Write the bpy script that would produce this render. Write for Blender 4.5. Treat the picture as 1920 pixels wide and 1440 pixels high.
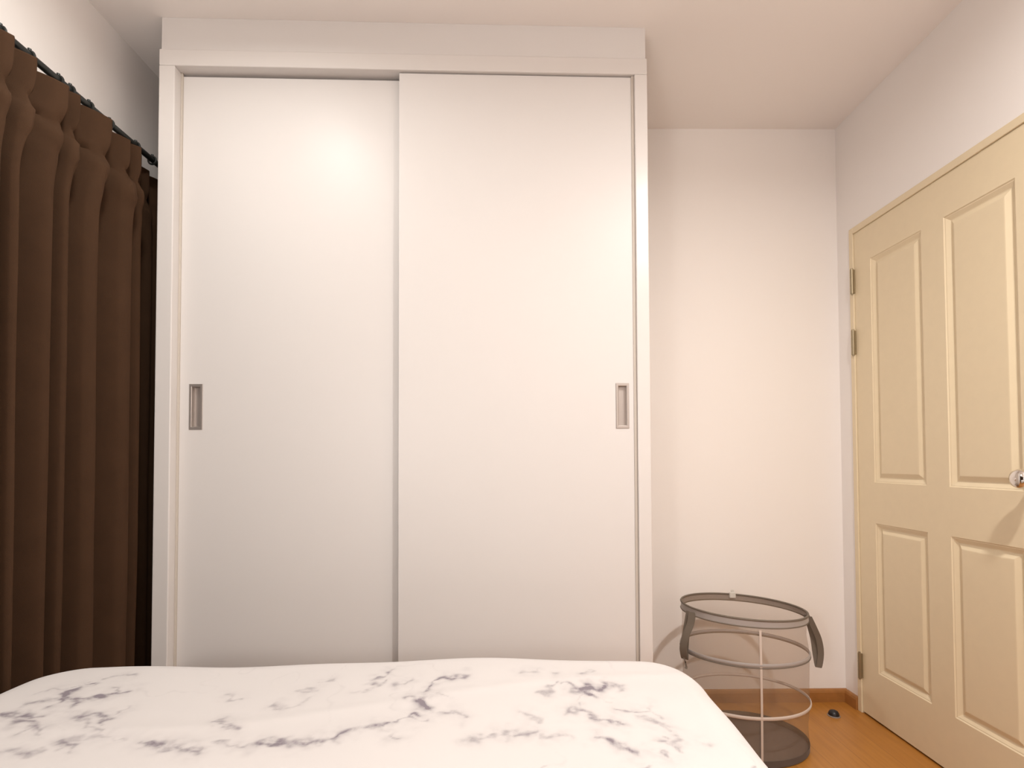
import bpy, bmesh, math, random
import numpy as np
from mathutils import Vector, Matrix, noise

for o in list(bpy.data.objects):
    bpy.data.objects.remove(o, do_unlink=True)
S = bpy.context.scene
COL = S.collection
PI = math.pi

# ---------------------------------------------------------------- camera
cam_data = bpy.data.cameras.new('camera')
cam = bpy.data.objects.new('camera', cam_data)
COL.objects.link(cam)
yaw, pitch, roll = -0.0101, 0.0256, -0.0036
sy, cy_ = math.sin(yaw), math.cos(yaw)
F0 = Vector((-sy, cy_, 0)); R0 = Vector((cy_, sy, 0)); U0 = Vector((0, 0, 1))
F = math.cos(pitch)*F0 + math.sin(pitch)*U0
U = math.cos(pitch)*U0 - math.sin(pitch)*F0
R = math.cos(roll)*R0 + math.sin(roll)*U
U2 = math.cos(roll)*U - math.sin(roll)*R0
m = Matrix((R, U2, -F)).transposed().to_4x4()
m.translation = Vector((0, 0, 1.0622))
cam.matrix_world = m
cam_data.sensor_width = 36.0
cam_data.lens = 36.0*991.1/1920
cam_data.shift_y = (838.2-720)/1920
cam_data.clip_start = 0.02
S.camera = cam

# ---------------------------------------------------------------- light and exposure
w = bpy.data.worlds.new('world'); S.world = w; w.use_nodes = True
w.node_tree.nodes['Background'].inputs[0].default_value = (1, .9, .8, 1)
w.node_tree.nodes['Background'].inputs[1].default_value = 0.0
S.view_settings.view_transform = 'Standard'
S.view_settings.look = 'None'
S.view_settings.gamma = 1
S.view_settings.use_curve_mapping = False
S.view_settings.exposure = 0.0

def downlight(x, y, watts, size, spread, col=(1, .96, .915)):
    """recessed ceiling lamp, shining down"""
    d = bpy.data.lights.new('downlight', 'AREA')
    d.shape = 'DISK'; d.size = size; d.energy = watts; d.color = col; d.spread = math.radians(spread)
    o = bpy.data.objects.new('downlight', d); COL.objects.link(o)
    o.location = (x, y, 2.54)
downlight(.92, .40, 33.5, .12, 170)
downlight(-.74, 1.08, 8.4, .12, 170, (.98, .98, .94))
ld = bpy.data.lights.new('bedside_lamp', 'POINT')      # lamp on the left of the bed head
ld.energy = 30; ld.color = (1, .96, .915); ld.shadow_soft_size = .10
lo = bpy.data.objects.new('bedside_lamp', ld); COL.objects.link(lo); lo.location = (-.80, -.90, 1.28)

# ---------------------------------------------------------------- helpers
def mat(name, color, rough=.6, spec=.5, metal=0, sheen=0, noise_scale=None, noise_amt=0, bump=0, bump_scale=200, coat=0):
    m = bpy.data.materials.new(name); m.use_nodes = True
    nt = m.node_tree; b = nt.nodes['Principled BSDF']
    b.inputs['Base Color'].default_value = (*color, 1)
    b.inputs['Roughness'].default_value = rough
    b.inputs['Specular IOR Level'].default_value = spec
    b.inputs['Metallic'].default_value = metal
    b.inputs['Sheen Weight'].default_value = sheen
    b.inputs['Coat Weight'].default_value = coat
    tc = nt.nodes.new('ShaderNodeTexCoord')
    if noise_scale:
        n = nt.nodes.new('ShaderNodeTexNoise'); n.inputs['Scale'].default_value = noise_scale
        n.inputs['Detail'].default_value = 4
        nt.links.new(tc.outputs['Object'], n.inputs['Vector'])
        r = nt.nodes.new('ShaderNodeValToRGB')
        r.color_ramp.elements[0].position = .3; r.color_ramp.elements[1].position = .7
        r.color_ramp.elements[0].color = (*[c*(1-noise_amt) for c in color], 1)
        r.color_ramp.elements[1].color = (*[min(1, c*(1+noise_amt)) for c in color], 1)
        nt.links.new(n.outputs['Fac'], r.inputs['Fac'])
        nt.links.new(r.outputs['Color'], b.inputs['Base Color'])
    if bump:
        n2 = nt.nodes.new('ShaderNodeTexNoise'); n2.inputs['Scale'].default_value = bump_scale
        nt.links.new(tc.outputs['Object'], n2.inputs['Vector'])
        bp = nt.nodes.new('ShaderNodeBump'); bp.inputs['Strength'].default_value = bump
        bp.inputs['Distance'].default_value = .002
        nt.links.new(n2.outputs['Fac'], bp.inputs['Height'])
        nt.links.new(bp.outputs['Normal'], b.inputs['Normal'])
    return m

def box(bm, x0, x1, y0, y1, z0, z1, bev=0, seg=2):
    vs = [bm.verts.new((x, y, z)) for x in (x0, x1) for y in (y0, y1) for z in (z0, z1)]
    idx = [(0, 1, 3, 2), (4, 6, 7, 5), (0, 4, 5, 1), (2, 3, 7, 6), (0, 2, 6, 4), (1, 5, 7, 3)]
    fs = [bm.faces.new([vs[i] for i in f]) for f in idx]
    if bev:
        es = list({e for f in fs for e in f.edges})
        bmesh.ops.bevel(bm, geom=es, offset=bev, segments=seg, affect='EDGES', profile=.5)

def lathe(bm, prof, axis='z', seg=32, center=(0, 0, 0)):
    c = Vector(center); rings = []
    for r, h in prof:
        ring = []
        for k in range(seg):
            a = 2*PI*k/seg
            if axis == 'z': p = Vector((r*math.cos(a), r*math.sin(a), h))
            elif axis == 'x': p = Vector((h, r*math.cos(a), r*math.sin(a)))
            else: p = Vector((r*math.cos(a), h, r*math.sin(a)))
            ring.append(bm.verts.new(c+p))
        rings.append(ring)
    for a, b in zip(rings, rings[1:]):
        for k in range(seg):
            bm.faces.new((a[k], a[(k+1) % seg], b[(k+1) % seg], b[k]))
    if prof[0][0] > 1e-6: bm.faces.new(rings[0][::-1])
    if prof[-1][0] > 1e-6: bm.faces.new(rings[-1])
    bmesh.ops.remove_doubles(bm, verts=bm.verts, dist=1e-6)

def tube(bm, pts, rad, seg=12, closed=False, squash=None):
    """round tube along points; rad number or list"""
    n = len(pts); pts = [Vector(p) for p in pts]; rings = []
    for i, p in enumerate(pts):
        if closed: t = pts[(i+1) % n]-pts[i-1]
        else: t = pts[min(i+1, n-1)]-pts[max(i-1, 0)]
        t.normalize()
        up = Vector((0, 0, 1)) if abs(t.z) < .95 else Vector((0, 1, 0))
        if squash and squash[2]: up = Vector(squash[2])
        a = t.cross(up).normalized(); b = a.cross(t).normalized()
        r = rad[i] if isinstance(rad, (list, tuple)) else rad
        ka, kb = (squash[0], squash[1]) if squash else (1, 1)
        rings.append([bm.verts.new(p + a*math.cos(2*PI*k/seg)*r*ka + b*math.sin(2*PI*k/seg)*r*kb) for k in range(seg)])
    rng = range(n) if closed else range(n-1)
    for i in rng:
        A, B = rings[i], rings[(i+1) % n]
        for k in range(seg):
            bm.faces.new((A[k], A[(k+1) % seg], B[(k+1) % seg], B[k]))
    if not closed:
        bm.faces.new(rings[0][::-1]); bm.faces.new(rings[-1])

def obj(name, bm, material, parent=None, smooth=False, label=None):
    bmesh.ops.recalc_face_normals(bm, faces=bm.faces)
    me = bpy.data.meshes.new(name); bm.to_mesh(me); bm.free()
    me.materials.append(material)
    if smooth:
        me.polygons.foreach_set('use_smooth', [True]*len(me.polygons))
        me.set_sharp_from_angle(angle=math.radians(40))
    o = bpy.data.objects.new(name, me); COL.objects.link(o)
    if parent: o.parent = parent
    if label: o['label'] = label
    return o
def tag(o, label, cat, group=None):
    o['label'] = label; o['category'] = cat
    if group: o['group'] = group
    return o
def thing(name, label, cat, loc=(0, 0, 0), rz=0):
    o = bpy.data.objects.new(name, None); COL.objects.link(o)
    o.location = loc; o.rotation_euler = (0, 0, rz)
    o.empty_display_size = .1
    return tag(o, label, cat)
def struct(name, bm, m_, label, cat, smooth=False):
    o = obj(name, bm, m_, None, smooth); o['kind'] = 'structure'
    return tag(o, label, cat)

# ---------------------------------------------------------------- materials
WALL = mat('wall_paint', (.91, .865, .835), .75, .3, bump=.05, bump_scale=300)
CEIL = mat('ceiling_paint', (.93, .875, .84), .85, .2)
LAM = mat('white_laminate', (.72, .685, .665), .38, .22)
LAMF = mat('white_laminate_frame', (.72, .68, .655), .30, .45)
DOORP = mat('cream_door_paint', (.80, .675, .47), .42, .45, noise_scale=30, noise_amt=.012)
ALU = mat('brushed_aluminium', (.50, .45, .42), .4, .5, metal=.8)
ALUD = mat('aluminium_recess', (.36, .32, .30), .5, .5, metal=.5)
HINGE = mat('hinge_metal', (.36, .30, .20), .4, .5, metal=.8)
CHROME = mat('chrome', (.80, .77, .74), .12, .5, metal=1)
RODM = mat('black_rod_metal', (.02, .022, .02), .4, .5, metal=.3)
CURT = mat('brown_curtain_fabric', (.056, .0285, .0150), .9, .1, sheen=.0, bump=.35, bump_scale=900, noise_scale=14, noise_amt=.06)
RUB = mat('black_rubber', (.012, .012, .014), .35, .5)
TRIM = mat('grey_binding', (.36, .32, .30), .5, .5, sheen=.2)
STRAP = mat('grey_webbing', (.17, .14, .11), .7, .3)
SEAM = mat('pale_seam_tape', (.62, .53, .47), .7, .3)
SOLID = mat('grey_nylon', (.115, .09, .078), .7, .3, sheen=.1)
BASEW = mat('baseboard_wood', (.36, .155, .042), .4, .5, noise_scale=20, noise_amt=.15)
BEDF = mat('bed_base_fabric', (.30, .25, .21), .9, .2)
MATT = mat('mattress_fabric', (.75, .72, .68), .9, .2)
EDGEM = mat('pale_edge_strip', (.56, .50, .44), .6, .3)
TAGM = mat('clear_grey_plastic', (.66, .63, .58), .3, .5)

def wood_floor():
    m = bpy.data.materials.new('laminate_floor'); m.use_nodes = True
    nt = m.node_tree; b = nt.nodes['Principled BSDF']
    tc = nt.nodes.new('ShaderNodeTexCoord')
    mp = nt.nodes.new('ShaderNodeMapping'); mp.inputs['Rotation'].default_value = (0, 0, PI/2)
    br = nt.nodes.new('ShaderNodeTexBrick')
    br.inputs['Scale'].default_value = 1; br.inputs['Brick Width'].default_value = 1.2
    br.inputs['Row Height'].default_value = .125; br.inputs['Mortar Size'].default_value = .0012
    br.inputs['Color1'].default_value = (.43, .175, .030, 1)
    br.inputs['Color2'].default_value = (.49, .215, .042, 1)
    br.inputs['Mortar'].default_value = (.34, .14, .03, 1)
    nt.links.new(tc.outputs['Object'], mp.inputs['Vector']); nt.links.new(mp.outputs['Vector'], br.inputs['Vector'])
    mp2 = nt.nodes.new('ShaderNodeMapping'); mp2.inputs['Scale'].default_value = (22, 1.6, 1)
    n = nt.nodes.new('ShaderNodeTexNoise'); n.inputs['Scale'].default_value = 3; n.inputs['Detail'].default_value = 6
    nt.links.new(tc.outputs['Object'], mp2.inputs['Vector']); nt.links.new(mp2.outputs['Vector'], n.inputs['Vector'])
    mx = nt.nodes.new('ShaderNodeMixRGB'); mx.blend_type = 'MULTIPLY'; mx.inputs['Fac'].default_value = .35
    r = nt.nodes.new('ShaderNodeValToRGB'); r.color_ramp.elements[0].color = (.6, .5, .4, 1); r.color_ramp.elements[1].color = (1, 1, 1, 1)
    r.color_ramp.elements[0].position = .3; r.color_ramp.elements[1].position = .65
    nt.links.new(n.outputs['Fac'], r.inputs['Fac']); nt.links.new(br.outputs['Color'], mx.inputs['Color1']); nt.links.new(r.outputs['Color'], mx.inputs['Color2'])
    nt.links.new(mx.outputs['Color'], b.inputs['Base Color'])
    b.inputs['Roughness'].default_value = .38
    return m
FLOORM = wood_floor()

def mesh_fabric(name, color, open_):
    m = bpy.data.materials.new(name); m.use_nodes = True
    nt = m.node_tree; b = nt.nodes['Principled BSDF']
    b.inputs['Base Color'].default_value = (*color, 1); b.inputs['Roughness'].default_value = .8
    tr = nt.nodes.new('ShaderNodeBsdfTransparent')
    mx = nt.nodes.new('ShaderNodeMixShader'); mx.inputs['Fac'].default_value = 1-open_
    nt.links.new(tr.outputs[0], mx.inputs[1]); nt.links.new(b.outputs[0], mx.inputs[2])
    nt.links.new(mx.outputs[0], nt.nodes['Material Output'].inputs['Surface'])
    return m
NET = mesh_fabric('fine_net', (.40, .27, .17), .74)

def duvet_mat():
    m = bpy.data.materials.new('marble_print_cotton'); m.use_nodes = True
    nt = m.node_tree; b = nt.nodes['Principled BSDF']
    at = nt.nodes.new('ShaderNodeAttribute'); at.attribute_name = 'vein'
    tc = nt.nodes.new('ShaderNodeTexCoord')
    n = nt.nodes.new('ShaderNodeTexNoise'); n.inputs['Scale'].default_value = 55; n.inputs['Detail'].default_value = 5
    nt.links.new(tc.outputs['Object'], n.inputs['Vector'])
    r = nt.nodes.new('ShaderNodeMapRange'); r.inputs['From Min'].default_value = .33; r.inputs['From Max'].default_value = .62
    r.inputs['To Min'].default_value = .25; r.inputs['To Max'].default_value = 1.15
    nt.links.new(n.outputs['Fac'], r.inputs['Value'])
    mu = nt.nodes.new('ShaderNodeMath'); mu.operation = 'MULTIPLY'; mu.use_clamp = True
    nt.links.new(at.outputs['Fac'], mu.inputs[0]); nt.links.new(r.outputs['Result'], mu.inputs[1])
    mx = nt.nodes.new('ShaderNodeMixRGB')
    mx.inputs['Color1'].default_value = (.63, .595, .58, 1); mx.inputs['Color2'].default_value = (.22, .19, .215, 1)
    nt.links.new(mu.outputs[0], mx.inputs['Fac']); nt.links.new(mx.outputs['Color'], b.inputs['Base Color'])
    b.inputs['Roughness'].default_value = .85; b.inputs['Specular IOR Level'].default_value = .2
    b.inputs['Sheen Weight'].default_value = .1
    return m
DUVET = duvet_mat()

# ---------------------------------------------------------------- room shell
H = 2.556; XR = 1.491; XL = -1.349; YB = 2.341; YF = -1.25; T = .1
bm = bmesh.new(); box(bm, XL-T, XR+T, YF-T, YB+T, -.1, 0); struct('floor', bm, FLOORM, 'warm orange-brown wood laminate floor', 'floor')
bm = bmesh.new(); box(bm, XL-T, XR+T, YF-T, YB+T, H, H+.1); struct('ceiling', bm, CEIL, 'plain cream ceiling', 'ceiling')
bm = bmesh.new(); box(bm, XL-T, XR+T, YB, YB+T, 0, H); struct('wall_back', bm, WALL, 'pinkish white wall behind the white wardrobe and laundry hamper', 'wall')
bm = bmesh.new(); box(bm, XL-T, XL, YF, YB, 0, H); struct('wall_left', bm, WALL, 'pale wall behind the brown curtain', 'wall')
bm = bmesh.new(); box(bm, XL-T, XR+T, YF-T, YF, 0, H); struct('wall_front', bm, WALL, 'pale wall behind the bed head', 'wall')
DY0, DY1, DZ = 1.39, 2.253, 2.055       # door opening with its frame
bm = bmesh.new()
box(bm, XR, XR+T, YF, DY0, 0, H); box(bm, XR, XR+T, DY1, YB, 0, H); box(bm, XR, XR+T, DY0, DY1, DZ, H)
struct('wall_right', bm, WALL, 'pinkish white wall around the cream panelled door', 'wall')

def baseboard(name, x0, x1, y0, y1, axis, label):
    bm = bmesh.new(); h = .055
    # profile: flat face with a sloped, rounded top; axis along x or y
    if axis == 'x': prof = [(0, 0), (-.014, 0), (-.014, h-.014), (-.011, h-.005), (-.006, h), (0, h)]
    else: prof = [(0, 0), (-.014, 0), (-.014, h-.014), (-.011, h-.005), (-.006, h), (0, h)]
    A, B = [], []
    for d, z in prof:
        if axis == 'x': A.append(bm.verts.new((x0, y0+d, z))); B.append(bm.verts.new((x1, y0+d, z)))
        else: A.append(bm.verts.new((x0+d, y0, z))); B.append(bm.verts.new((x0+d, y1, z)))
    n = len(prof)
    for k in range(n): bm.faces.new((A[k], A[(k+1) % n], B[(k+1) % n], B[k]))
    bm.faces.new(A); bm.faces.new(B[::-1])
    return struct(name, bm, BASEW, label, 'baseboard')
baseboard('baseboard_back', .49, XR, YB, YB, 'x', 'brown wooden baseboard along the wall behind the hamper')
baseboard('baseboard_right', XR, XR, DY1, YB-.014, 'y', 'short brown wooden baseboard between the corner and the door')

baseboard('baseboard_near', XR, XR, YF, DY0, 'y', 'brown wooden baseboard running on past the knob side of the door')

# ---------------------------------------------------------------- entry door
door = bpy.data.objects.new('door_1', None); COL.objects.link(door); door['kind'] = 'structure'
tag(door, 'cream four-panel door with three hinges and a chrome knob', 'door'); door.location = (XR, DY1, 0)
def D(bm):   # world -> door local
    bmesh.ops.translate(bm, verts=bm.verts, vec=(-XR, -DY1, 0)); return bm
bm = bmesh.new()
fx0, fx1 = XR-.006, XR+.09
box(bm, fx0, fx1, DY1-.024, DY1, 0, DZ, .002); box(bm, fx0, fx1, DY0, DY0+.024, 0, DZ, .002)
box(bm, fx0, fx1, DY0+.024, DY1-.024, DZ-.027, DZ, .002)
obj('door_frame', D(bm), DOORP, door)
# leaf with four raised and fielded panels
LY0, LY1, LZ0, LZ1 = DY0+.0255, DY1-.0255, .008, DZ-.0283
fx = XR+.000
bm = bmesh.new()
ys = [LY0, 1.513, 1.768, 1.865, 2.131, LY1]; zs = [LZ0, .201, .803, .968, 1.886, LZ1]
holes = {(1, 1), (1, 3), (3, 1), (3, 3)}
for i in range(5):
    for j in range(5):
        y0, y1, z0, z1 = ys[i], ys[i+1], zs[j], zs[j+1]
        def loop(ins, dep): return [bm.verts.new((fx+dep, y, z)) for y, z in ((y0+ins, z0+ins), (y1-ins, z0+ins), (y1-ins, z1-ins), (y0+ins, z1-ins))]
        if (i, j) in holes:
            prev = loop(0, 0)
            for ins, dep in ((.003, .003), (.006, .0035), (.018, .011), (.021, .0115), (.024, .0105), (.037, .0035), (.040, .003)):
                cur = loop(ins, dep)
                for k in range(4): bm.faces.new((prev[k], prev[(k+1) % 4], cur[(k+1) % 4], cur[k]))
                prev = cur
            bm.faces.new(prev)
        else: bm.faces.new(loop(0, 0))
bk = [bm.verts.new((fx+.038, y, z)) for y, z in ((LY0, LZ0), (LY1, LZ0), (LY1, LZ1), (LY0, LZ1))]
bm.faces.new(bk)
bmesh.ops.remove_doubles(bm, verts=bm.verts, dist=1e-5)
# close the rim
fr = {}
for (y, z), b_ in zip(((LY0, LZ0), (LY1, LZ0), (LY1, LZ1), (LY0, LZ1)), bk): fr[(y, z)] = b_
def rim(sel, c0, c1):
    vs = sorted([v for v in bm.verts if abs(v.co.x-fx) < 1e-5 and sel(v)], key=lambda v: (v.co.y, v.co.z))
    bm.faces.new(vs + [fr[c1], fr[c0]])
rim(lambda v: abs(v.co.y-LY0) < 1e-5, (LY0, LZ0), (LY0, LZ1)); rim(lambda v: abs(v.co.y-LY1) < 1e-5, (LY1, LZ0), (LY1, LZ1))
rim(lambda v: abs(v.co.z-LZ0) < 1e-5, (LY0, LZ0), (LY1, LZ0)); rim(lambda v: abs(v.co.z-LZ1) < 1e-5, (LY0, LZ1), (LY1, LZ1))
obj('door_leaf', D(bm), DOORP, door)
for z in (1.822, 1.560, .197):
    bm = bmesh.new(); yh = DY1-.0255
    lathe(bm, [(.0065, -.052), (.0065, .052)], 'z', 14, (XR-.012, yh, z))
    for zz in (-.018, .018): lathe(bm, [(.0071, zz-.001), (.0071, zz+.001)], 'z', 14, (XR-.012, yh, z))
    lathe(bm, [(.0045, -.057), (.0045, -.052)], 'z', 10, (XR-.012, yh, z)); lathe(bm, [(.0045, .052), (.0045, .057)], 'z', 10, (XR-.012, yh, z))
    box(bm, XR-.010, XR+.001, yh-.004, yh+.004, z-.05, z+.05)
    obj('hinge', D(bm), HINGE, door, True, 'dull bronze butt hinge')
bm = bmesh.new(); ky, kz = 1.462, 1.006
lathe(bm, [(.033, 0), (.033, -.004), (.029, -.009), (.014, -.012), (.011, -.030), (.013, -.036), (.022, -.042), (.027, -.052), (.0275, -.060), (.024, -.069), (.015, -.074), (.005, -.0755), (0, -.0755)], 'x', 40, (XR, ky, kz))
kn = obj('door_knob', D(bm), CHROME, door, True, 'round chrome knob')
bm = bmesh.new(); lathe(bm, [(.005, -.0752), (.005, -.0775), (0, -.0775)], 'x', 16, (XR, ky, kz)); obj('lock_button', D(bm), CHROME, kn, True)

# ---------------------------------------------------------------- wardrobe
WA = math.atan(.0212)
WW = 1.645; WT = 2.444; WD = .555
ward = thing('wardrobe', 'tall white built-in wardrobe with two sliding doors', 'wardrobe', (-1.1573, 1.7442, 0), WA)
def plain(name, x0, x1, y0, y1, z0, z1, m_, par, bev=.0015, label=None):
    bm = bmesh.new(); box(bm, x0, x1, y0, y1, z0, z1, bev); return obj(name, bm, m_, par, label=label)
FL, FR_, FT = .052, .044, .056
plain('side_panel', 0, FL, 0, WD, 0, WT-FT, LAMF, ward, .003)
plain('side_panel', WW-FR_, WW, 0, WD, 0, WT-FT, LAMF, ward, .003)
plain('top_panel', 0, WW, 0, WD, WT-FT, WT, LAMF, ward, .003)
plain('back_panel', FL, WW-FR_, WD-.012, WD, .06, WT-FT, LAM, ward, 0)
plain('bottom_panel', FL, WW-FR_, .02, WD-.012, 0, .07, LAM, ward, 0)
plain('sliding_track', FL, WW-FR_, .058, .085, WT-FT-.012, WT-FT, ALUD, ward, 0)  # dark metal tone paints in the shade line above the left door
plain('filler_panel', .004, WW-.004, .006, .05, WT, H, LAM, ward, .001)

def sliding_door(x0, x1, yf, hx, hz):
    bm = bmesh.new()
    hw, hh = .0165, .070
    xs = [x0, hx-hw, hx+hw, x1]; zz = [.072, hz-hh, hz+hh, WT-FT-(.004 if yf < .02 else .010)]; th = .018
    for i in range(3):
        for j in range(3):
            if (i, j) == (1, 1): continue
            for y in (yf, yf+th):
                bm.faces.new([bm.verts.new((x, y, z)) for x, z in ((xs[i], zz[j]), (xs[i+1], zz[j]), (xs[i+1], zz[j+1]), (xs[i], zz[j+1]))])
    for (xa, za, xb, zb) in ((xs[0], zz[0], xs[3], zz[0]), (xs[3], zz[0], xs[3], zz[3]), (xs[3], zz[3], xs[0], zz[3]), (xs[0], zz[3], xs[0], zz[0]),
                             (xs[1], zz[1], xs[2], zz[1]), (xs[2], zz[1], xs[2], zz[2]), (xs[2], zz[2], xs[1], zz[2]), (xs[1], zz[2], xs[1], zz[1])):
        bm.faces.new([bm.verts.new(p) for p in ((xa, yf, za), (xb, yf, zb), (xb, yf+th, zb), (xa, yf+th, za))])
    bmesh.ops.remove_doubles(bm, verts=bm.verts, dist=1e-6)
    d = obj('sliding_door', bm, LAM, ward)
    # flush pull: flat rim with a recessed tray
    bm = bmesh.new(); ow, oh = .0225, .077; iw, ih = .0135, .067
    def lp(wx, hz_, y): return [bm.verts.new((hx+a*wx, y, hz+b*hz_)) for a, b in ((-1, -1), (1, -1), (1, 1), (-1, 1))]
    loops = [lp(ow, oh, yf-.0002), lp(ow, oh, yf-.0015), lp(ow-.001, oh-.001, yf-.0022), lp(iw+.002, ih+.002, yf-.0022), lp(iw, ih, yf-.001), lp(iw-.001, ih-.001, yf+.014)]
    for A, B in zip(loops, loops[1:]):
        for k in range(4): bm.faces.new((A[k], A[(k+1) % 4], B[(k+1) % 4], B[k]))
    bm.faces.new(loops[-1])
    h = obj('pull_handle', bm, ALU, d, label='brushed metal recessed pull')
    return d
HZ = 1.247
sliding_door(FL+.001, .828, .040, .1125, HZ)
sliding_door(.796, WW-FR_-.001, .012, 1.552, HZ)
plain('edge_strip', WW-FR_-.010, WW-FR_, .009, .013, .072, WT-FT, EDGEM, ward, .001, 'pale grey strip between door and frame')  # narrow strips along the frame, a tone darker than the doors
plain('edge_strip', FL, FL+.007, .034, .041, .072, WT-FT, EDGEM, ward, .001, 'pale grey strip between door and frame')

# ---------------------------------------------------------------- curtain rod and curtain
RX, RZ = -1.229, 2.112
rod = thing('curtain_rod', 'thin black curtain rod with rings high along the left wall', 'curtain rod', (RX, .6, RZ))
bm = bmesh.new(); tube(bm, [(0, -1.3, 0), (0, 1.62, 0)], .0095, 16); obj('rod', bm, RODM, rod, True)
bm = bmesh.new(); lathe(bm, [(.0, 1.62), (.014, 1.622), (.019, 1.635), (.014, 1.648), (0, 1.65)], 'y', 16); obj('finial', bm, RODM, rod, True)
for yb in (-1.0, .3, 1.5):
    bm = bmesh.new(); tube(bm, [(-.112, yb, -.0), (-.02, yb, -.0), (-.008, yb, -.012), (.004, yb, -.012)], .005, 8)
    lathe(bm, [(.02, -.12), (.02, -.115), (.006, -.112)], 'x', 16, (0, yb, 0)); obj('bracket', bm, RODM, rod, True)
TOPC = [1.195, 1.267, 1.333, 1.424, 1.472, 1.581, 1.668, 1.712, 1.765, 1.85, 1.95, 2.06, 2.17]
BOTC = [1.160, 1.237, 1.283, 1.390, 1.440, 1.534, 1.672, 1.735, 1.80, 1.87, 1.96, 2.07, 2.18]
y = 1.195; pre = []
rnd = random.Random(4)
while y > -.55:
    y -= rnd.uniform(.065, .11); pre.append(y)
pre = pre[::-1]
TOPC = pre + TOPC; BOTC = [p-.02 for p in pre] + BOTC
ringm = None
for yr in [p+.012 for p in pre[1:]] + [1.205, 1.272, 1.351, 1.439, 1.478, 1.545, 1.626, 1.742, 1.824]:
    if ringm is None:
        bm = bmesh.new()
        tube(bm, [(.0135*math.cos(a), 0, .0135*math.sin(a)-.002) for a in [2*PI*k/20 for k in range(20)]], .0034, 8, True, (1, 1, (0, 1, 0)))
        lathe(bm, [(0, .0), (.0045, .001), (.0045, .006), (0, .008)], 'z', 10, (0, 0, .012))
        r_ = obj('ring', bm, RODM, rod, True); ringm = r_.data
    else:
        r_ = bpy.data.objects.new('ring', ringm); COL.objects.link(r_); r_.parent = rod
    r_.location = (0, yr-.6, 0)

def curtain():
    ct = thing('curtain', 'floor-length brown pleated curtain hanging along the left wall', 'curtain', (RX, .6, 0))
    ZT, ZB = 2.094, .015; HD = .105
    nper = 26
    zl = [ZT, ZT-.004] + list(np.linspace(ZT-.012, ZT-HD, 9)) + list(np.linspace(ZT-HD-.012, ZT-.35, 16)) + list(np.linspace(ZT-.40, ZB, 40))
    cols = []
    ncr = len(TOPC)
    for i in range(1, ncr):
        for k in range(nper): cols.append((i, k/nper))
    cols.append((ncr-1, 1.0))
    rr = random.Random(9)
    amp = [rr.uniform(.85, 1.15) for _ in range(ncr)]
    ph = [rr.uniform(.62, .80) for _ in range(ncr)]
    def pos(i, t, z):
        dz = ZT - z
        m_ = min(1, max(0, (dz-.03)/.30)); m_ = m_*m_*(3-2*m_)
        c0 = TOPC[i-1]*(1-m_)+BOTC[i-1]*m_; c1 = TOPC[i]*(1-m_)+BOTC[i]*m_
        near = min(1, max(0, (1.80-c1)/.08))
        # header: flat panel leaning out towards its far edge, then folding straight back
        tf = .80
        if t < tf:
            u = t/tf; hy = c0+(c1-c0)*(.03+.97*u); hx = -.040+.088*u**.85
        else:
            u = (t-tf)/(1-tf); hy = c1+(c1-c0)*.03*u - .006*math.sin(PI*u); hx = .048-.088*u
        # body: rounded fold
        p = ph[i]; A = .055*amp[i]
        if t < p: u = t/p; by = c0+(c1-c0)*(u**1.1); bx = -A+2*A*math.sin(u*PI/2)**(1.2+1.9*m_)
        else: u = (t-p)/(1-p); by = c1+.010*math.sin(PI*u)*amp[i]; bx = A*math.cos(PI*u)
        s = min(1, max(0, (dz-HD+.015)/.05)); s = s*s*(3-2*s)
        x = hx*(1-s)+bx*s; yy = hy*(1-s)+by*s
        # pinch under the header: cloth buckles inward and bulges beneath it
        g = math.exp(-((dz-HD-.012)/.022)**2)
        bul = math.exp(-((dz-HD-.075)/.05)**2)
        x = x*(1-.30*g) + .010*bul*math.sin(PI*min(1, t/.8))
        x += .007*math.exp(-((dz-HD-.03-.10*t)/.018)**2)*math.sin(PI*t)*(1 if i % 2 else -.8)
        x -= .016*math.exp(-((dz-HD-.020-.055*(t-.5))/.010)**2)*math.sin(PI*min(1, t/.85))**2*near
        x += .004*noise.noise((i*3.1+t*2, yy*6, z*2.2))*min(1, dz*3) + .006*m_*noise.noise((i*1.7, 0, z*1.1))
        yy += .006*m_*noise.noise((i*2.3, 5, z*.9))
        x *= (.62+.38*near)
        xc = -.010*m_-.006 - .046*(1-near)
        if dz < HD: x += .004*math.sin(i*2.7); 
        z2 = z - (.006*math.sin(i*1.9)+.010*(1-math.sin(PI*min(1, t/.8)))*.6 if dz < .02 else 0)
        return Vector((min(x+xc, .062), yy-.6, z2))
    bm = bmesh.new(); G = [[bm.verts.new(pos(i, t, z)) for (i, t) in cols] for z in zl]
    for a in range(len(zl)-1):
        for b in range(len(cols)-1):
            bm.faces.new((G[a][b], G[a+1][b], G[a+1][b+1], G[a][b+1]))
    o = obj('drape', bm, CURT, ct, True)
    md = o.modifiers.new('thickness', 'SOLIDIFY'); md.thickness = .0022; md.offset = 0
    return ct
curtain()

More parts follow.
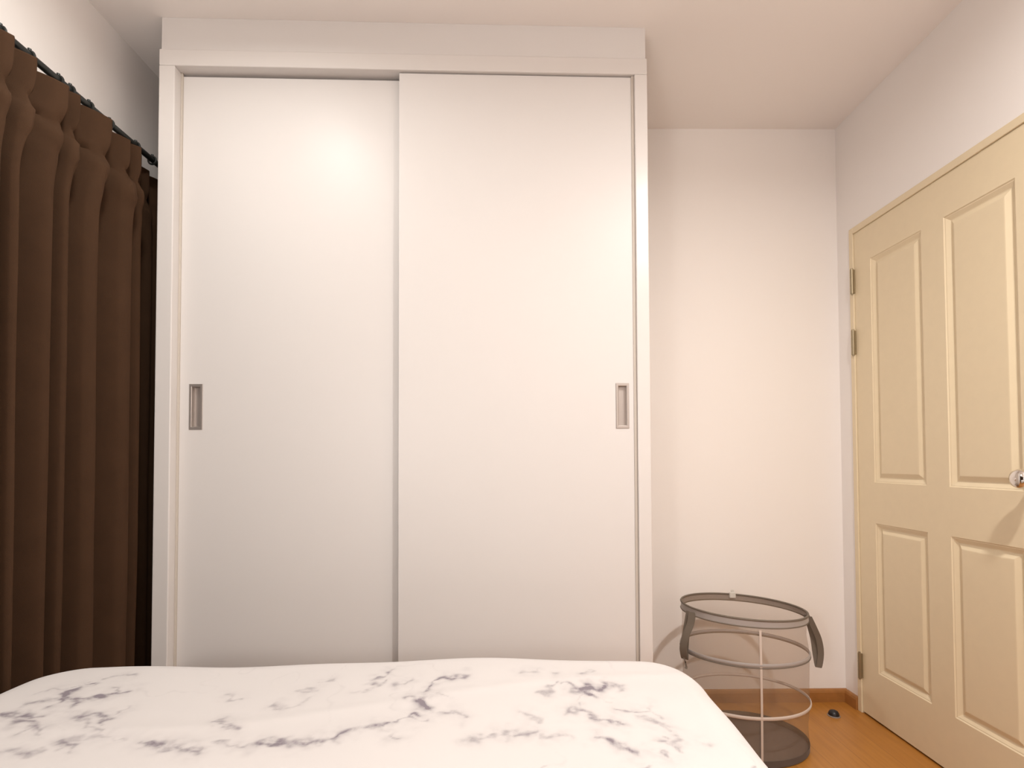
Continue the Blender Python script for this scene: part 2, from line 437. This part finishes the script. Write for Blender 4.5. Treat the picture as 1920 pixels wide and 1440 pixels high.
# ---------------------------------------------------------------- bed and duvet
bed = thing('bed', 'low double bed under the marble-print duvet', 'bed', (-.32, .15, 0))
plain('bed_base', -.70, .70, -1.0, .93, .08, .30, BEDF, bed, .02)
plain('mattress', -.70, .70, -1.0, .93, .30, .535, MATT, bed, .04)
for sx in (-1, 1):
    for yy in (-.92, .85): plain('leg', sx*.62-.03, sx*.62+.03, yy-.03, yy+.03, 0, .08, RODM, bed, .004)
plain('headboard', -.74, .74, -1.09, -1.01, 0, 1.0, BEDF, bed, .02)
VEINS = [(1,[(-0.842,1.024),(-0.874,1.08),(-0.866,1.106),(-0.851,1.114)]),(1,[(-0.855,1.036),(-0.822,1.024),(-0.806,1.039),(-0.785,1.046),(-0.773,1.058),(-0.767,1.078),(-0.759,1.082)]),(0.6,[(-0.906,1.007),(-0.893,1.021),(-0.869,1.032),(-0.848,1.032)]),(0.4,[(-0.928,1.061),(-0.907,1.077),(-0.885,1.102),(-0.87,1.119)]),(0.5,[(-0.845,1.101),(-0.846,1.137),(-0.823,1.146),(-0.799,1.155)]),(0.6,[(-0.805,1.092),(-0.782,1.074),(-0.761,1.07)]),(0.8,[(-0.913,0.972),(-0.874,0.964),(-0.871,0.978),(-0.835,0.97)]),(0.8,[(-0.881,0.955),(-0.84,0.944),(-0.811,0.928),(-0.793,0.925)]),(0.5,[(-0.825,0.91),(-0.814,0.925),(-0.781,0.918)]),(0.8,[(-0.78,0.976),(-0.758,0.969),(-0.738,0.972),(-0.706,0.958),(-0.697,0.942)]),(0.6,[(-0.754,0.956),(-0.729,0.936),(-0.709,0.929),(-0.682,0.911)]),(0.4,[(-0.718,0.975),(-0.709,0.989),(-0.707,1.0)]),(0.6,[(-0.729,0.877),(-0.727,0.886),(-0.703,0.874),(-0.689,0.855)]),(0.4,[(-0.721,0.858),(-0.721,0.872)]),(0.5,[(-0.799,0.852),(-0.779,0.854),(-0.76,0.848),(-0.742,0.851)]),(0.35,[(-0.727,0.9),(-0.691,0.899),(-0.663,0.893),(-0.629,0.878)]),(0.8,[(-0.603,0.878),(-0.578,0.866),(-0.556,0.863),(-0.532,0.86),(-0.507,0.852),(-0.483,0.844)]),(0.5,[(-0.478,0.87),(-0.458,0.87),(-0.431,0.856),(-0.411,0.856),(-0.402,0.861)]),(0.6,[(-0.51,0.939),(-0.501,0.945),(-0.475,0.938),(-0.466,0.919),(-0.484,0.926)]),(0.4,[(-0.556,1.054),(-0.533,1.038),(-0.513,1.045)]),(0.9,[(-0.855,1.036),(-0.825,1.02),(-0.809,1.016)]),(0.8,[(-0.401,0.859),(-0.386,0.863),(-0.362,0.866),(-0.34,0.864),(-0.32,0.868),(-0.3,0.873),(-0.281,0.881),(-0.277,0.894),(-0.256,0.9)]),(0.9,[(-0.246,0.905),(-0.234,0.909),(-0.218,0.909),(-0.201,0.913)]),(0.6,[(-0.193,0.917),(-0.184,0.931),(-0.171,0.936),(-0.158,0.926),(-0.145,0.933)]),(0.7,[(-0.17,0.941),(-0.164,0.95),(-0.159,0.945)]),(0.6,[(-0.184,0.886),(-0.179,0.873),(-0.165,0.869)]),(0.6,[(-0.064,0.871),(-0.049,0.871),(-0.032,0.884),(-0.015,0.89),(0.007,0.892),(0.025,0.898),(0.052,0.9)]),(1.2,[(-0.169,0.992),(-0.155,0.997),(-0.146,0.986)]),(0.6,[(-0.196,1.003),(-0.187,1.02),(-0.17,0.997)]),(0.9,[(-0.161,1.037),(-0.148,1.067),(-0.132,1.092),(-0.111,1.098),(-0.087,1.108)]),(0.5,[(-0.142,1.025),(-0.13,1.03),(-0.115,1.013)]),(0.6,[(-0.121,0.96),(-0.104,0.957),(-0.089,0.954),(-0.081,0.941)]),(0.7,[(-0.268,1.115),(-0.259,1.125),(-0.251,1.139)]),(0.6,[(-0.268,1.082),(-0.257,1.081),(-0.251,1.091)]),(0.3,[(-0.297,1.033),(-0.282,1.045),(-0.264,1.057),(-0.257,1.069)]),(0.6,[(-0.441,1.013),(-0.425,0.999),(-0.414,0.996)]),(0.25,[(-0.414,0.996),(-0.393,0.998),(-0.378,1.012),(-0.38,1.029)]),(0.4,[(-0.413,1.069),(-0.4,1.068),(-0.385,1.059)]),(0.4,[(-0.383,1.097),(-0.373,1.107),(-0.363,1.11)]),(0.5,[(-0.217,1.068),(-0.209,1.081),(-0.199,1.1)]),(1.3,[(0.136,1.04),(0.151,1.055),(0.153,1.031),(0.162,1.025),(0.158,1.064),(0.171,1.048),(0.196,1.067)]),(0.8,[(0.109,1.056),(0.123,1.062),(0.131,1.043)]),(0.6,[(0.196,1.067),(0.217,1.066),(0.219,1.048)]),(0.5,[(0.067,1.021),(0.079,1.044),(0.097,1.068)]),(0.35,[(0.161,1.019),(0.179,1.002),(0.198,0.999)]),(0.6,[(0.202,0.972),(0.222,0.971),(0.237,0.963),(0.251,0.963)]),(0.4,[(0.26,0.979),(0.259,0.958),(0.266,0.94)]),(0.5,[(0.225,0.946),(0.25,0.933),(0.266,0.914),(0.286,0.893)]),(0.3,[(0.137,1.025),(0.13,0.981),(0.133,0.965)]),(0.6,[(0.106,0.958),(0.124,0.963),(0.139,0.97),(0.147,0.957)]),(0.8,[(0.146,0.935),(0.161,0.928),(0.174,0.927),(0.19,0.915)]),(0.8,[(0.137,0.879),(0.151,0.872),(0.167,0.865),(0.181,0.853),(0.184,0.845),(0.194,0.833),(0.202,0.833)]),(0.7,[(0.226,0.836),(0.237,0.832),(0.245,0.825)]),(0.5,[(0.247,0.866),(0.26,0.86),(0.268,0.844),(0.27,0.83)]),(0.35,[(0.256,0.881),(0.266,0.878)]),(0.4,[(0.277,0.87),(0.267,0.846)]),(0.45,[(0.064,0.878),(0.091,0.879),(0.105,0.875)]),(0.35,[(0.022,0.947),(0.043,0.942),(0.059,0.934)]),(0.3,[(0.308,0.861),(0.325,0.855)]),(0.4,[(0.035,1.116),(0.06,1.126)]),(0.4,[(0.098,1.108),(0.104,1.114)]),(0.4,[(0.15,1.121),(0.181,1.138)])]
def make_duvet():
    C = (-.93, .30, -.95, 1.135)            # core rectangle under the rounded edge
    d0, r0, TOP, HANG = .045, .085, .607, .33
    rng = np.random.RandomState(3)
    xs = np.concatenate([np.linspace(C[0]-.50, C[0]-.13, 40), np.arange(C[0]-.127, C[1]+.13, .0032), np.linspace(C[1]+.133, C[1]+.50, 40)])
    ysv = np.concatenate([np.linspace(C[2]-.10, .70, 60), np.arange(.705, C[3]+.13, .0028), np.linspace(C[3]+.133, C[3]+.50, 45)])
    X, Y = np.meshgrid(xs, ysv)
    qx = np.clip(X, C[0], C[1]); qy = np.clip(Y, -9, C[3])
    dx, dy = X-qx, Y-qy; de = np.sqrt(dx*dx+dy*dy); dn = np.maximum(de, 1e-9); nx, ny = dx/dn, dy/dn
    tmax = math.radians(84)
    th = np.clip((de-d0)/r0, 0, tmax)
    hang = np.maximum(0, de-d0-r0*tmax)
    out = np.minimum(de, d0) + r0*np.sin(th) + hang*math.cos(tmax)
    z = TOP - r0*(1-np.cos(th)) - hang*math.sin(tmax)
    # folds in the hanging cloth
    fold = np.sin(X*21+.7*np.sin(X*7))*np.abs(ny) + np.sin(Y*19+1)*np.abs(nx)
    out = out + .022*fold*np.clip(hang/.25, 0, 1)
    px_, py_ = qx+nx*out, qy+ny*out
    # soft quilt swell and a few long shallow creases on the top
    z += .010*np.exp(-((X+.03)/.38)**2)*np.exp(-((Y-1.15)/.35)**2) - .004*np.exp(-((X+.62)/.2)**2)*np.exp(-((Y-1.1)/.2)**2)
    z += .0035*np.sin(X*6.1+Y*4.0+.5)*np.sin(Y*9.3-X*2.2) + .0016*np.sin(X*17+Y*23)*np.sin(Y*11+1)
    z += .0022*np.exp(-((Y-1.02-.10*np.sin(X*3.0+.4))/.020)**2)
    # printed veins, as a value per vertex
    val = np.zeros_like(X)
    def vn(f, s):       # smooth value noise
        g = np.random.RandomState(s).rand(64, 64)
        a, b = (X+3)*f, (Y+3)*f*1.0
        i, j = np.floor(a).astype(int), np.floor(b).astype(int); u, v = a-i, b-j
        u = u*u*(3-2*u); v = v*v*(3-2*v)
        G = lambda p, q: g[p % 64, q % 64]
        return (G(i, j)*(1-u)+G(i+1, j)*u)*(1-v)+(G(i, j+1)*(1-u)+G(i+1, j+1)*u)*v - .5
    jx = .020*vn(35, 1)+.010*vn(90, 2); jy = .024*vn(35, 3)+.014*vn(90, 4)
    W = 1.0 + 1.3*vn(28, 7) + .9*vn(70, 8)
    sub = (slice(None), slice(None))
    for s, pl in VEINS:
        x0 = min(p[0] for p in pl)-.04; x1 = max(p[0] for p in pl)+.04
        i0, i1 = np.searchsorted(xs, x0), np.searchsorted(xs, x1)
        y0 = min(p[1] for p in pl)-.04; y1 = max(p[1] for p in pl)+.04
        j0, j1 = np.searchsorted(ysv, y0), np.searchsorted(ysv, y1)
        sl = (slice(j0, j1), slice(i0, i1))
        A, B = X[sl]+jx[sl], (Y[sl]+jy[sl])
        best = np.full(A.shape, 9.)
        for (ax, ay), (bx, by) in zip(pl, pl[1:]):
            vx, vy = bx-ax, by-ay; L2 = vx*vx+vy*vy+1e-12
            t = np.clip(((A-ax)*vx+(B-ay)*vy)/L2, 0, 1)
            d = np.hypot(A-ax-t*vx, (B-ay-t*vy)*.62); best = np.minimum(best, d)
        wl = .0042*(.55+.6*s)*np.clip(W[sl], .25, 2.2)
        core = s*np.exp(-(best/wl)**2); halo = .22*s*np.exp(-(best/.016)**2)*(1+1.5*vn(60, 12)[sl])
        val[sl] = np.maximum(val[sl], core+halo)
    # fainter veins where the photograph does not reach
    gen = np.exp(-(np.abs(vn(7, 21)+.6*vn(15, 22)+.3*vn(33, 23))/.016)**2)*np.clip(vn(4, 24)*4, 0, 1)*.7
    val = np.where((Y < .80) | (hang > .05), np.maximum(val, gen), np.maximum(val, .18*gen))
    ny_, nx_ = X.shape
    co = np.stack([px_, py_, z], -1).reshape(-1, 3)
    idx = np.arange(nx_*ny_).reshape(ny_, nx_)
    faces = np.stack([idx[:-1, :-1], idx[:-1, 1:], idx[1:, 1:], idx[1:, :-1]], -1).reshape(-1, 4)
    me = bpy.data.meshes.new('duvet')
    me.vertices.add(len(co)); me.vertices.foreach_set('co', co.ravel())
    me.loops.add(faces.size); me.loops.foreach_set('vertex_index', faces.ravel())
    me.polygons.add(len(faces)); me.polygons.foreach_set('loop_start', np.arange(len(faces))*4)
    me.polygons.foreach_set('use_smooth', [True]*len(faces))
    me.update(calc_edges=True)
    at = me.attributes.new('vein', 'FLOAT', 'POINT'); at.data.foreach_set('value', np.clip(val, 0, 1.3).ravel().astype(np.float32))
    me.materials.append(DUVET)
    o = bpy.data.objects.new('duvet', me); COL.objects.link(o)
    md = o.modifiers.new('thickness', 'SOLIDIFY'); md.thickness = .012; md.offset = -1
    tag(o, 'white duvet with a grey marble vein print spread over the bed', 'duvet')
make_duvet()

# ---------------------------------------------------------------- laundry hamper
HX, HY, HR, HH, SQ = .897, 2.02, .224, .502, .83
ham = thing('laundry_hamper', 'round grey mesh pop-up laundry hamper standing between wardrobe and door', 'laundry hamper', (HX, HY, 0))
TILT = -.027           # the top ring sags a little towards the door
def rad(z):
    return HR*(1+.028*math.sin(PI*min(1, z/HH)))
def hz(z, a):          # height of a point of the wall that sits at level z
    t = max(0, (z-.30)/(HH-.30)); return z + TILT*HR*2*math.cos(a)*t
def ringpts(z, k=64, r=0):
    return [((rad(z)+r)*math.cos(2*PI*i/k), SQ*(rad(z)+r)*math.sin(2*PI*i/k), hz(z, 2*PI*i/k)) for i in range(k)]
ZR = [HH, .352, .172]
def wall(z0, z1, n, off=0, sag=0, seg=72):
    bm = bmesh.new(); rows = []
    for j in range(n+1):
        z = z0+(z1-z0)*j/n; row = []
        dist = min(abs(z-q) for q in ZR+[0]) ; s = min(1, dist/.07)
        for i in range(seg):
            a = 2*PI*i/seg; r = rad(z)+off - sag*s*(1+.5*math.sin(3*a+z*20)); row.append(bm.verts.new((r*math.cos(a), SQ*r*math.sin(a), hz(z, a))))
        rows.append(row)
    for A, B in zip(rows, rows[1:]):
        for i in range(seg): bm.faces.new((A[i], A[(i+1) % seg], B[(i+1) % seg], B[i]))
    return bm
obj('mesh_body', wall(.010, HH, 40, 0, .005), NET, ham, True)
bm = wall(.003, .026, 3, .0008)
bot = [v for v in bm.verts if v.co.z < .0035]; bot.sort(key=lambda v: math.atan2(v.co.y, v.co.x)); bm.faces.new(bot)
obj('base_disc', bm, SOLID, ham, True, 'solid dark grey fabric base')
# top trim: a flat band with a wire rolled in its upper and lower edges
bm = wall(HH-.022, HH+.001, 4, .0035)
obj('top_band', bm, TRIM, ham, True)
bm = bmesh.new(); tube(bm, ringpts(HH+.003, 72, .003), .0036, 8, True); obj('rim_wire', bm, STRAP, ham, True)
bm = bmesh.new(); tube(bm, ringpts(HH-.022, 72, .003), .0026, 8, True); obj('rim_wire', bm, STRAP, ham, True)
for z, mm, wid in ((.352, TRIM, .011), (.172, SEAM, .010)):
    bm = bmesh.new(); tube(bm, ringpts(z, 72, .002), wid*.62, 10, True, (.42, 1, (0, 0, 1))); obj('ring_band', bm, mm, ham, True)
    if z > .3:
        bm = bmesh.new(); tube(bm, ringpts(z-.0085, 72, .003), .0022, 8, True); obj('ring_piping', bm, STRAP, ham, True)
# vertical seam tape at the front
aS = math.radians(-96)
bm = bmesh.new(); rows = []
for j in range(31):
    z = .01+(HH-.04)*j/30; r = rad(z)+.0045; row = []
    for da in (-.016, .016): a = aS+da; row.append(bm.verts.new((r*math.cos(a), SQ*r*math.sin(a), hz(z, a))))
    rows.append(row)
for A, B in zip(rows, rows[1:]): bm.faces.new((A[0], A[1], B[1], B[0]))
o = obj('seam_tape', bm, SEAM, ham, False, 'pale vertical seam tape'); md = o.modifiers.new('thickness', 'SOLIDIFY'); md.thickness = .0012
def ribbon(pts, width, wdir):
    """flat webbing band along smoothed points"""
    P = [Vector(p) for p in pts]; out = []
    for i in range(len(P)-1):
        p0, p1, p2, p3 = P[max(0, i-1)], P[i], P[i+1], P[min(len(P)-1, i+2)]
        for k in range(8):
            t = k/8; out.append(.5*((2*p1)+(p2-p0)*t+(2*p0-5*p1+4*p2-p3)*t*t+(3*p1-p0-3*p2+p3)*t**3))
    out.append(P[-1]); bm = bmesh.new(); rows = []
    for i, p in enumerate(out):
        wd = Vector(wdir).normalized()*width/2
        tg = (out[min(i+1, len(out)-1)]-out[max(i-1, 0)]).normalized(); nrm = tg.cross(wd).normalized()*.0014
        rows.append([bm.verts.new(p+wd+nrm), bm.verts.new(p-wd+nrm), bm.verts.new(p-wd-nrm), bm.verts.new(p+wd-nrm)])
    for A, B in zip(rows, rows[1:]):
        for k in range(4): bm.faces.new((A[k], A[(k+1) % 4], B[(k+1) % 4], B[k]))
    bm.faces.new(rows[0][::-1]); bm.faces.new(rows[-1]); return bm
# carrying loops: each a webbing band sewn at two places under the rim and sagging outwards
r = HR
obj('handle', ribbon([(-.216, -.066, .502), (-.224, -.070, .462), (-.243, -.070, .415), (-.251, -.066, .370), (-.243, -.060, .330), (-.240, -.052, .365), (-.234, -.050, .42), (-.219, -.048, .500)], .027, (.72, -.69, .0)), STRAP, ham, True)
obj('handle', ribbon([(.215, -.066, .484), (.231, -.068, .448), (.251, -.066, .400), (.261, -.060, .345), (.256, -.052, .292), (.250, -.046, .335), (.241, -.046, .40), (.220, -.044, .482)], .020, (.86, -.51, 0)), STRAP, ham, True)
bm = bmesh.new(); tube(bm, [(-.246, -.060, .335), (-.243, -.066, .318), (-.240, -.068, .304), (-.243, -.068, .298)], [.0035, .003, .0035, .006], 8); obj('cord_end', bm, STRAP, ham, True)
yc = SQ*HR
bm = bmesh.new(); box(bm, .026, .052, yc-.008, yc+.004, HH-.014, HH+.010, .003)
box(bm, .034, .046, yc-.003, yc+.002, HH+.008, HH+.020, .002)
obj('clip', bm, TAGM, ham, False, 'pale plastic clip on the rim')

# ---------------------------------------------------------------- door stop
ds = thing('door_stop', 'small black domed door stop on the floor near the room corner', 'door stop', (1.352, 2.205, 0))
bm = bmesh.new(); lathe(bm, [(0, .024), (.008, .0235), (.015, .020), (.0195, .013), (.021, .006), (.021, .004)], 'z', 28); obj('dome', bm, RUB, ds, True)
bm = bmesh.new(); lathe(bm, [(.024, 0), (.024, .003), (.022, .0045), (.0, .0045)], 'z', 28); obj('base', bm, ALUD, ds, True, 'dull metal base ring')
